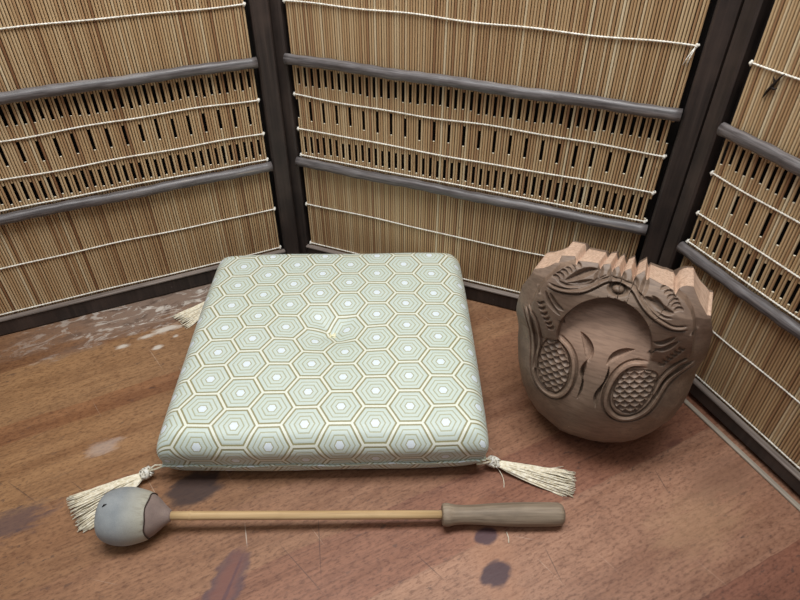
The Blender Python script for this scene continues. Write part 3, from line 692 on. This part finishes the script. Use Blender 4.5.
MK = {
  'crest': [(-96.7,92.5),(-94.8,94.4),(-87.4,97.3),(-80.8,101.8),(-75.5,106.6),(-72.5,107.4),(-71.9,115.0),(-65.2,116.5),(-58.2,118.0),(-53.5,112.0),(-52.6,117.1),(-43.3,118.7),(-33.0,119.8),(-29.6,113.8),(-28.1,119.5),(-21.7,122.3),(-17.8,113.2),(-17.2,118.2),(-13.2,121.9),(-7.9,111.6),(-7.4,118.2),(-1.6,122.1),(3.9,110.1),(4.7,116.7),(11.5,123.2),(15.6,113.9),(17.3,118.0),(29.0,115.0),(41.5,112.2),(45.2,107.3),(46.7,112.1),(49.7,114.5),(53.5,116.1),(59.5,116.2),(62.8,111.4),(69.0,103.1),(75.7,96.0),(78.6,92.6),(82.3,92.6)],
  'silh': [(91.0,74.7),(93.4,60.1),(95.3,36.6),(94.6,21.6),(96.0,4.6),(95.5,-13.3),(94.0,-26.7),(87.8,-50.0),(73.1,-74.4),(59.5,-89.4),(45.9,-99.0),(25.6,-107.2),(8.3,-110.5),(-16.1,-111.6),(-29.5,-110.4),(-62.0,-94.7),(-76.8,-80.8),(-88.8,-62.4),(-99.5,-35.4),(-106.3,-8.9),(-110.5,20.5),(-110.0,40.3),(-108.8,56.1),(-107.2,70.5)],
  'disc': [(-51.4,19.1),(-54.4,37.9),(-52.5,51.8),(-47.4,62.8),(-38.7,75.3),(-28.5,83.5),(-17.0,88.9),(-2.7,90.1),(11.8,86.3),(23.9,76.9),(32.9,64.9),(38.8,50.3),(41.7,31.6)],
  'face': [(-54.5,114.9),(-69.4,105.8),(-80.6,88.5),(-87.0,71.0),(-89.0,54.2)],
  'faceR': [(44.4,110.3),(54.4,106.0),(62.8,97.7),(68.0,87.9),(72.8,72.0),(77.7,51.6)],
  'cresA': [(-32.2,41.6),(-24.4,38.5),(-17.6,32.7),(-13.9,24.7),(-15.1,15.0),(-17.4,11.8)],
  'cresA2': [(-17.0,14.3),(-20.9,4.6),(-20.5,-3.8),(-16.0,-10.6),(-14.9,-21.4),(-16.9,-34.0)],
  'cresB': [(24.7,39.2),(15.2,37.4),(6.6,31.3),(2.7,23.2),(2.7,15.1)],
  'cresB2': [(5.2,13.6),(7.1,2.5),(4.7,-8.0),(-0.1,-18.3),(-0.5,-27.3),(4.1,-37.5)],
  'ovalL': [(-63.9,21.9),(-51.5,24.8),(-42.0,18.3),(-34.9,7.7),(-31.6,-5.7),(-31.7,-23.5),(-38.9,-37.9),(-49.5,-39.7),(-60.8,-33.8),(-68.1,-21.7),(-70.5,-5.7),(-69.0,9.5)],
  'ridL1': [(-98.5,52.3),(-89.1,36.9),(-82.4,18.3),(-76.6,-2.9),(-73.4,-22.4),(-67.2,-35.4),(-55.1,-43.4),(-41.3,-43.8),(-32.5,-35.3),(-27.8,-23.1),(-27.2,-7.7),(-30.3,7.0),(-37.1,19.0),(-47.4,26.4),(-55.0,28.6)],
  'ridL2': [(-94.7,53.0),(-81.9,41.1),(-75.5,25.8),(-71.5,9.4),(-71.7,-6.5),(-69.3,-22.5)],
  'ovalR': [(23.0,15.9),(35.0,20.0),(46.6,21.1),(53.2,18.7),(55.2,7.8),(54.6,-4.2),(50.1,-21.0),(43.2,-33.1),(32.3,-34.6),(21.7,-29.7),(15.9,-18.9),(15.8,-6.6),(17.9,4.8)],
  'ridR1': [(43.2,26.2),(34.1,26.8),(24.9,24.1),(15.7,13.0),(10.7,-7.1),(11.1,-26.9),(18.6,-38.3),(31.5,-44.2),(46.5,-38.2),(57.0,-24.0),(60.7,-8.4),(64.1,9.8),(72.0,21.8),(80.9,32.0),(86.9,38.3)],
  'ridR2': [(55.5,-7.7),(57.1,4.4),(59.1,15.0),(66.5,28.9),(73.1,38.1),(76.9,41.6)],
  'mouth': [(-77.8,86.4),(-64.6,84.1),(-49.1,86.7),(-37.7,91.4),(-27.7,100.0),(-21.9,105.4),(-15.5,108.2),(-5.8,106.9),(2.9,106.4),(9.6,101.1),(17.8,92.2),(30.3,83.1),(42.9,78.2),(52.5,75.5),(64.9,79.2)],
  'mouthL2': [(-69.1,94.3),(-63.0,92.1),(-53.0,91.3),(-39.0,95.5),(-29.0,104.1),(-21.7,111.3)],
  'mouthR2': [(12.0,102.2),(21.7,95.1),(31.0,88.8),(40.4,85.5),(48.6,86.0)],
  'eyeL': [(-59.5,95.5),(-52.5,100.0),(-47.1,105.1),(-40.4,109.9),(-31.6,114.0)],
  'eyeL2': [(-56.9,93.7),(-48.1,95.7),(-40.1,99.2),(-33.3,103.4)],
  'eyeR': [(18.3,100.0),(25.8,97.0),(34.5,92.9),(41.5,91.4),(47.9,91.6)],
  'eyeR2': [(24.3,102.3),(29.9,99.0),(38.1,93.3)],
  'fac0': [(-29.3,118.5),(-29.2,111.6),(-30.6,101.2)],
  'fac1': [(-19.0,118.6),(-17.8,113.2),(-17.1,107.8)],
  'fac2': [(-9.0,118.0),(-7.1,112.6),(-5.5,107.4)],
  'fac3': [(2.3,116.1),(5.8,110.1),(9.2,103.8)],
  'fac4': [(14.9,119.5),(15.5,109.5),(14.7,96.3)],
  'ball': [(-7.9,100.6)],
  'hl0': [(-57.1,113.3),(-52.9,114.6),(-49.6,113.0),(-48.5,111.1)],
  'hl1': [(-61.2,110.0),(-57.1,111.1),(-53.9,109.2),(-52.8,107.3)],
  'hl2': [(-64.2,106.9),(-60.2,107.8),(-57.0,105.9),(-55.9,104.0)],
  'hl3': [(-67.5,103.2),(-63.4,104.5),(-60.1,102.6),(-59.0,100.7)],
  'hl4': [(-70.8,99.6),(-66.7,100.7),(-63.4,99.0),(-62.2,97.1)],
  'hl5': [(-74.1,96.0),(-70.0,97.1),(-66.7,95.3),(-65.5,93.4)],
  'hr0': [(30.6,109.4),(32.1,112.4),(35.0,113.5),(38.2,112.1)],
  'hr1': [(34.8,106.2),(36.3,109.2),(39.2,110.3),(42.5,108.7)],
  'hr2': [(38.6,102.8),(40.1,105.9),(43.0,106.9),(46.0,106.2)],
  'hr3': [(41.9,99.6),(43.3,102.7),(46.1,104.2),(49.2,103.0)],
  'hr4': [(44.6,96.5),(46.0,99.7),(48.9,100.9),(52.1,99.4)],
  'hr5': [(47.9,93.1),(49.3,96.3),(52.2,97.3),(55.4,95.7)],
  'al0': [(-82.9,64.0),(-79.8,62.3),(-77.2,63.7),(-75.5,67.6)],
  'al1': [(-80.1,58.3),(-77.1,56.5),(-74.5,57.9),(-72.8,61.9)],
  'al2': [(-76.8,52.7),(-73.8,50.9),(-71.1,52.3),(-69.5,56.4)],
  'al3': [(-73.2,47.7),(-70.2,45.9),(-67.6,47.4),(-65.9,51.5)],
  'al4': [(-69.7,43.3),(-66.7,41.5),(-64.1,43.0),(-62.4,47.1)],
  'al5': [(-66.7,38.6),(-63.7,36.7),(-61.1,38.3),(-59.4,42.5)],
  'ar0': [(62.5,57.0),(65.1,53.6),(67.5,53.9),(68.9,56.6)],
  'ar1': [(60.0,52.5),(62.6,49.0),(65.1,49.3),(66.5,52.0)],
  'ar2': [(57.5,47.8),(60.1,44.3),(62.7,44.6),(64.0,47.4)],
  'ar3': [(55.0,43.0),(57.7,39.4),(60.2,39.7),(61.6,42.6)],
  'ar4': [(52.5,38.0),(55.2,34.2),(57.8,34.6),(59.1,37.7)],
  'ar5': [(50.1,32.7),(52.6,29.4),(55.2,29.7),(56.7,32.3)],
  'finL1': [(-76.5,79.0),(-72.5,71.1),(-67.2,64.6),(-55.8,57.2)],
  'finL2': [(-71.4,78.4),(-66.6,71.9),(-61.2,66.8),(-53.0,63.7)],
  'finR1': [(38.1,56.3),(44.0,55.6),(49.7,59.2),(56.6,67.8)],
  'finR2': [(41.2,48.3),(47.9,48.5),(53.3,53.3),(60.7,63.5)],
}
MOK_POS = (0.2477,0.5275,0.1077)
MOK_AZ = -2.0099
MOK_TILT = 0.3840
drum = thing('wooden_fish_drum', 'large carved wooden fish drum with notched crest and scaled fish standing before the right panel', 'wooden drum', (MOK_POS[0], MOK_POS[1], 0), MOK_AZ+PI/2)
def build_drum():
    NTH, NF, NW, NB = 1080, 230, 26, 40
    th, wc, XX, YY, NN = mok_grid(MK, NTH, NF, NW, NB)
    ct, st = math.cos(MOK_TILT), math.sin(MOK_TILT)
    # local frame of the thing: x to the drum's right, -y out of its face, z up
    lx = XX; ly = -(NN*ct-YY*st); lz = NN*st+YY*ct
    V = np.stack([lx, ly, lz], -1)/1000+np.array([0, 0, MOK_POS[2]])
    rows = V.shape[0]-1
    body = V[:rows].reshape(-1, 3)
    def loc3(x, y, n): return np.array([x, -(n*ct-y*st), n*st+y*ct])/1000+np.array([0, 0, MOK_POS[2]])
    verts = np.vstack([body, V[0].mean(0)[None], loc3(0, 0, -BACK)[None]])
    c0, c1 = rows*NTH, rows*NTH+1
    idx = np.arange(rows*NTH).reshape(rows, NTH); nx = np.roll(idx, -1, 1)
    quads = np.stack([idx[:-1], idx[1:], nx[1:], nx[:-1]], -1)
    tri0 = np.stack([np.full(NTH, c0), idx[0], nx[0]], -1); tri1 = np.stack([np.full(NTH, c1), nx[-1], idx[-1]], -1)
    q = quads.reshape(-1, 4)
    fn = np.cross(verts[q[:, 2]]-verts[q[:, 0]], verts[q[:, 3]]-verts[q[:, 1]])
    vn = np.zeros_like(verts)
    for k in range(4): np.add.at(vn, q[:, k], fn)
    for tr in (tri0, tri1):
        f = np.cross(verts[tr[:, 1]]-verts[tr[:, 0]], verts[tr[:, 2]]-verts[tr[:, 0]])
        for k in range(3): np.add.at(vn, tr[:, k], f)
    vn /= np.maximum(np.linalg.norm(vn, axis=1, keepdims=True), 1e-12)
    # which part each face belongs to
    fx = (XX[:rows-1]+XX[1:rows])/2; fy = (YY[:rows-1]+YY[1:rows])/2
    ri = np.arange(rows-1)[:, None]+0*fx.astype(int); W_ = wc[None]+0*fx
    part = np.zeros(fx.shape, int); mi = np.zeros(fx.shape, int); front = ri < NF-1
    dd = sdf(fx, fy, disc_poly(MK))
    ylow = MK['disc'][1][1]-2
    part[front & (dd > .6) & (fy > ylow)] = 1
    part[front & (dd <= .6)] = 4
    wall = (~front) & (ri < NF+NW-1) & (W_ > .5); part[wall] = 1; mi[wall] = 1
    for nm, pi_ in (('ovalL', 2), ('ovalR', 3)):
        s = sdf(fx, fy, smooth_line(list(MK[nm])+[MK[nm][0]], 2)); part[front & (s < -.3)] = pi_
    # the drum face ends where it meets the knife cuts and the fish
    fade = front & (part == 4) & (fy < MK['disc'][-1][1]-6); part[fade] = 0
    PAT, RAW = m_patina(), m_raw(); DF = PAT
    gd = sdf(XX[:rows], YY[:rows], disc_poly(MK)); wear = (1-sstep(-2.5, .5, gd))*sstep(MK['disc'][0][1]-34, MK['disc'][0][1]+22, YY[:rows])*(np.arange(rows)[:, None] < NF)  # blend towards the lighter colour inside the arch, fading downwards
    wear = np.append(wear.reshape(-1), [1.0, 0.0])
    part = part.reshape(-1); mi = mi.reshape(-1)
    for pi_, nm, mats in ((0, 'body', [PAT]), (1, 'crest', [PAT, RAW]), (2, 'scale_panel', [PAT]), (3, 'scale_panel', [PAT]), (4, 'drum_face', [DF])):
        fs = q[part == pi_]; ms = list(mi[part == pi_]); F = [tuple(f) for f in fs]
        if pi_ == 4: F += [tuple(f) for f in tri0]; ms += [0]*NTH
        if pi_ == 0: F += [tuple(f) for f in tri1]; ms += [0]*NTH
        if not F: continue
        used = np.unique(np.concatenate([np.array(f) for f in F])); remap = np.full(len(verts), -1); remap[used] = np.arange(len(used))
        o = mesh_obj(nm, verts[used], [tuple(remap[list(f)]) for f in F], mats, drum, True, ms, normals=vn[used], attrs={'wear': wear[used]})
        if pi_ == 1: o['label'] = 'notched crest with two carved fish heads'
        if pi_ == 2: o['label'] = 'left scaled fish body'
        if pi_ == 3: o['label'] = 'right scaled fish body'
build_drum()
# a few loose fibres shed on the boards
FIB = m_silk('loose_fibre', lin(196, 184, 160), lin(222, 212, 190))
for pts, lab in ((((.1165, .3585), (.1178, .352), (.1172, .346)), 'short pale loose fibre on the boards just below the mallet handle'),):
    b = MB(); b.tube([(x, y, .0007) for x, y in pts], .0006, 5); o = b.build('loose_fibre', FIB); o['label'] = lab; o['category'] = 'fibre'
# ------------------------------------------------------------------ light
w = bpy.data.worlds.new('room_light'); S.world = w; w.use_nodes = True
w.node_tree.nodes['Background'].inputs[0].default_value = (.94, .97, 1.0, 1); w.node_tree.nodes['Background'].inputs[1].default_value = .24
def area(name, loc, target, sx, sy, power, col):
    l = bpy.data.lights.new(name, 'AREA'); l.shape = 'RECTANGLE'; l.size = sx; l.size_y = sy; l.energy = power; l.color = col
    o = link(bpy.data.objects.new(name, l)); o.location = loc; o.rotation_euler = (Vector(target)-Vector(loc)).to_track_quat('-Z', 'Y').to_euler(); return o
area('ceiling_tube_light', (.03, .42, 1.38), (.02, .52, 0), 1.0, .40, 21, (.97, .99, 1.0))
area('ceiling_tube_light', (-.1, -.7, 2.2), (.0, .7, .1), 1.6, .5, 4, (.95, .98, 1.0))  # front fill added to brighten upright faces, not a real tube
# ------------------------------------------------------------------ camera
cam = bpy.data.cameras.new('camera'); co = link(bpy.data.objects.new('camera', cam)); S.camera = co
cam.sensor_width = 36; cam.lens = 618.174/800*36; cam.clip_start = .01
cam.shift_x = (400-399.013)/800
co.location = (0, 0, .62); co.rotation_euler = (math.radians(90-39.3579), 0, 0)
S.view_settings.view_transform = 'Standard'; S.view_settings.look = 'None'; S.view_settings.gamma = 1.0; S.view_settings.use_curve_mapping = False
S.view_settings.exposure = -0.10
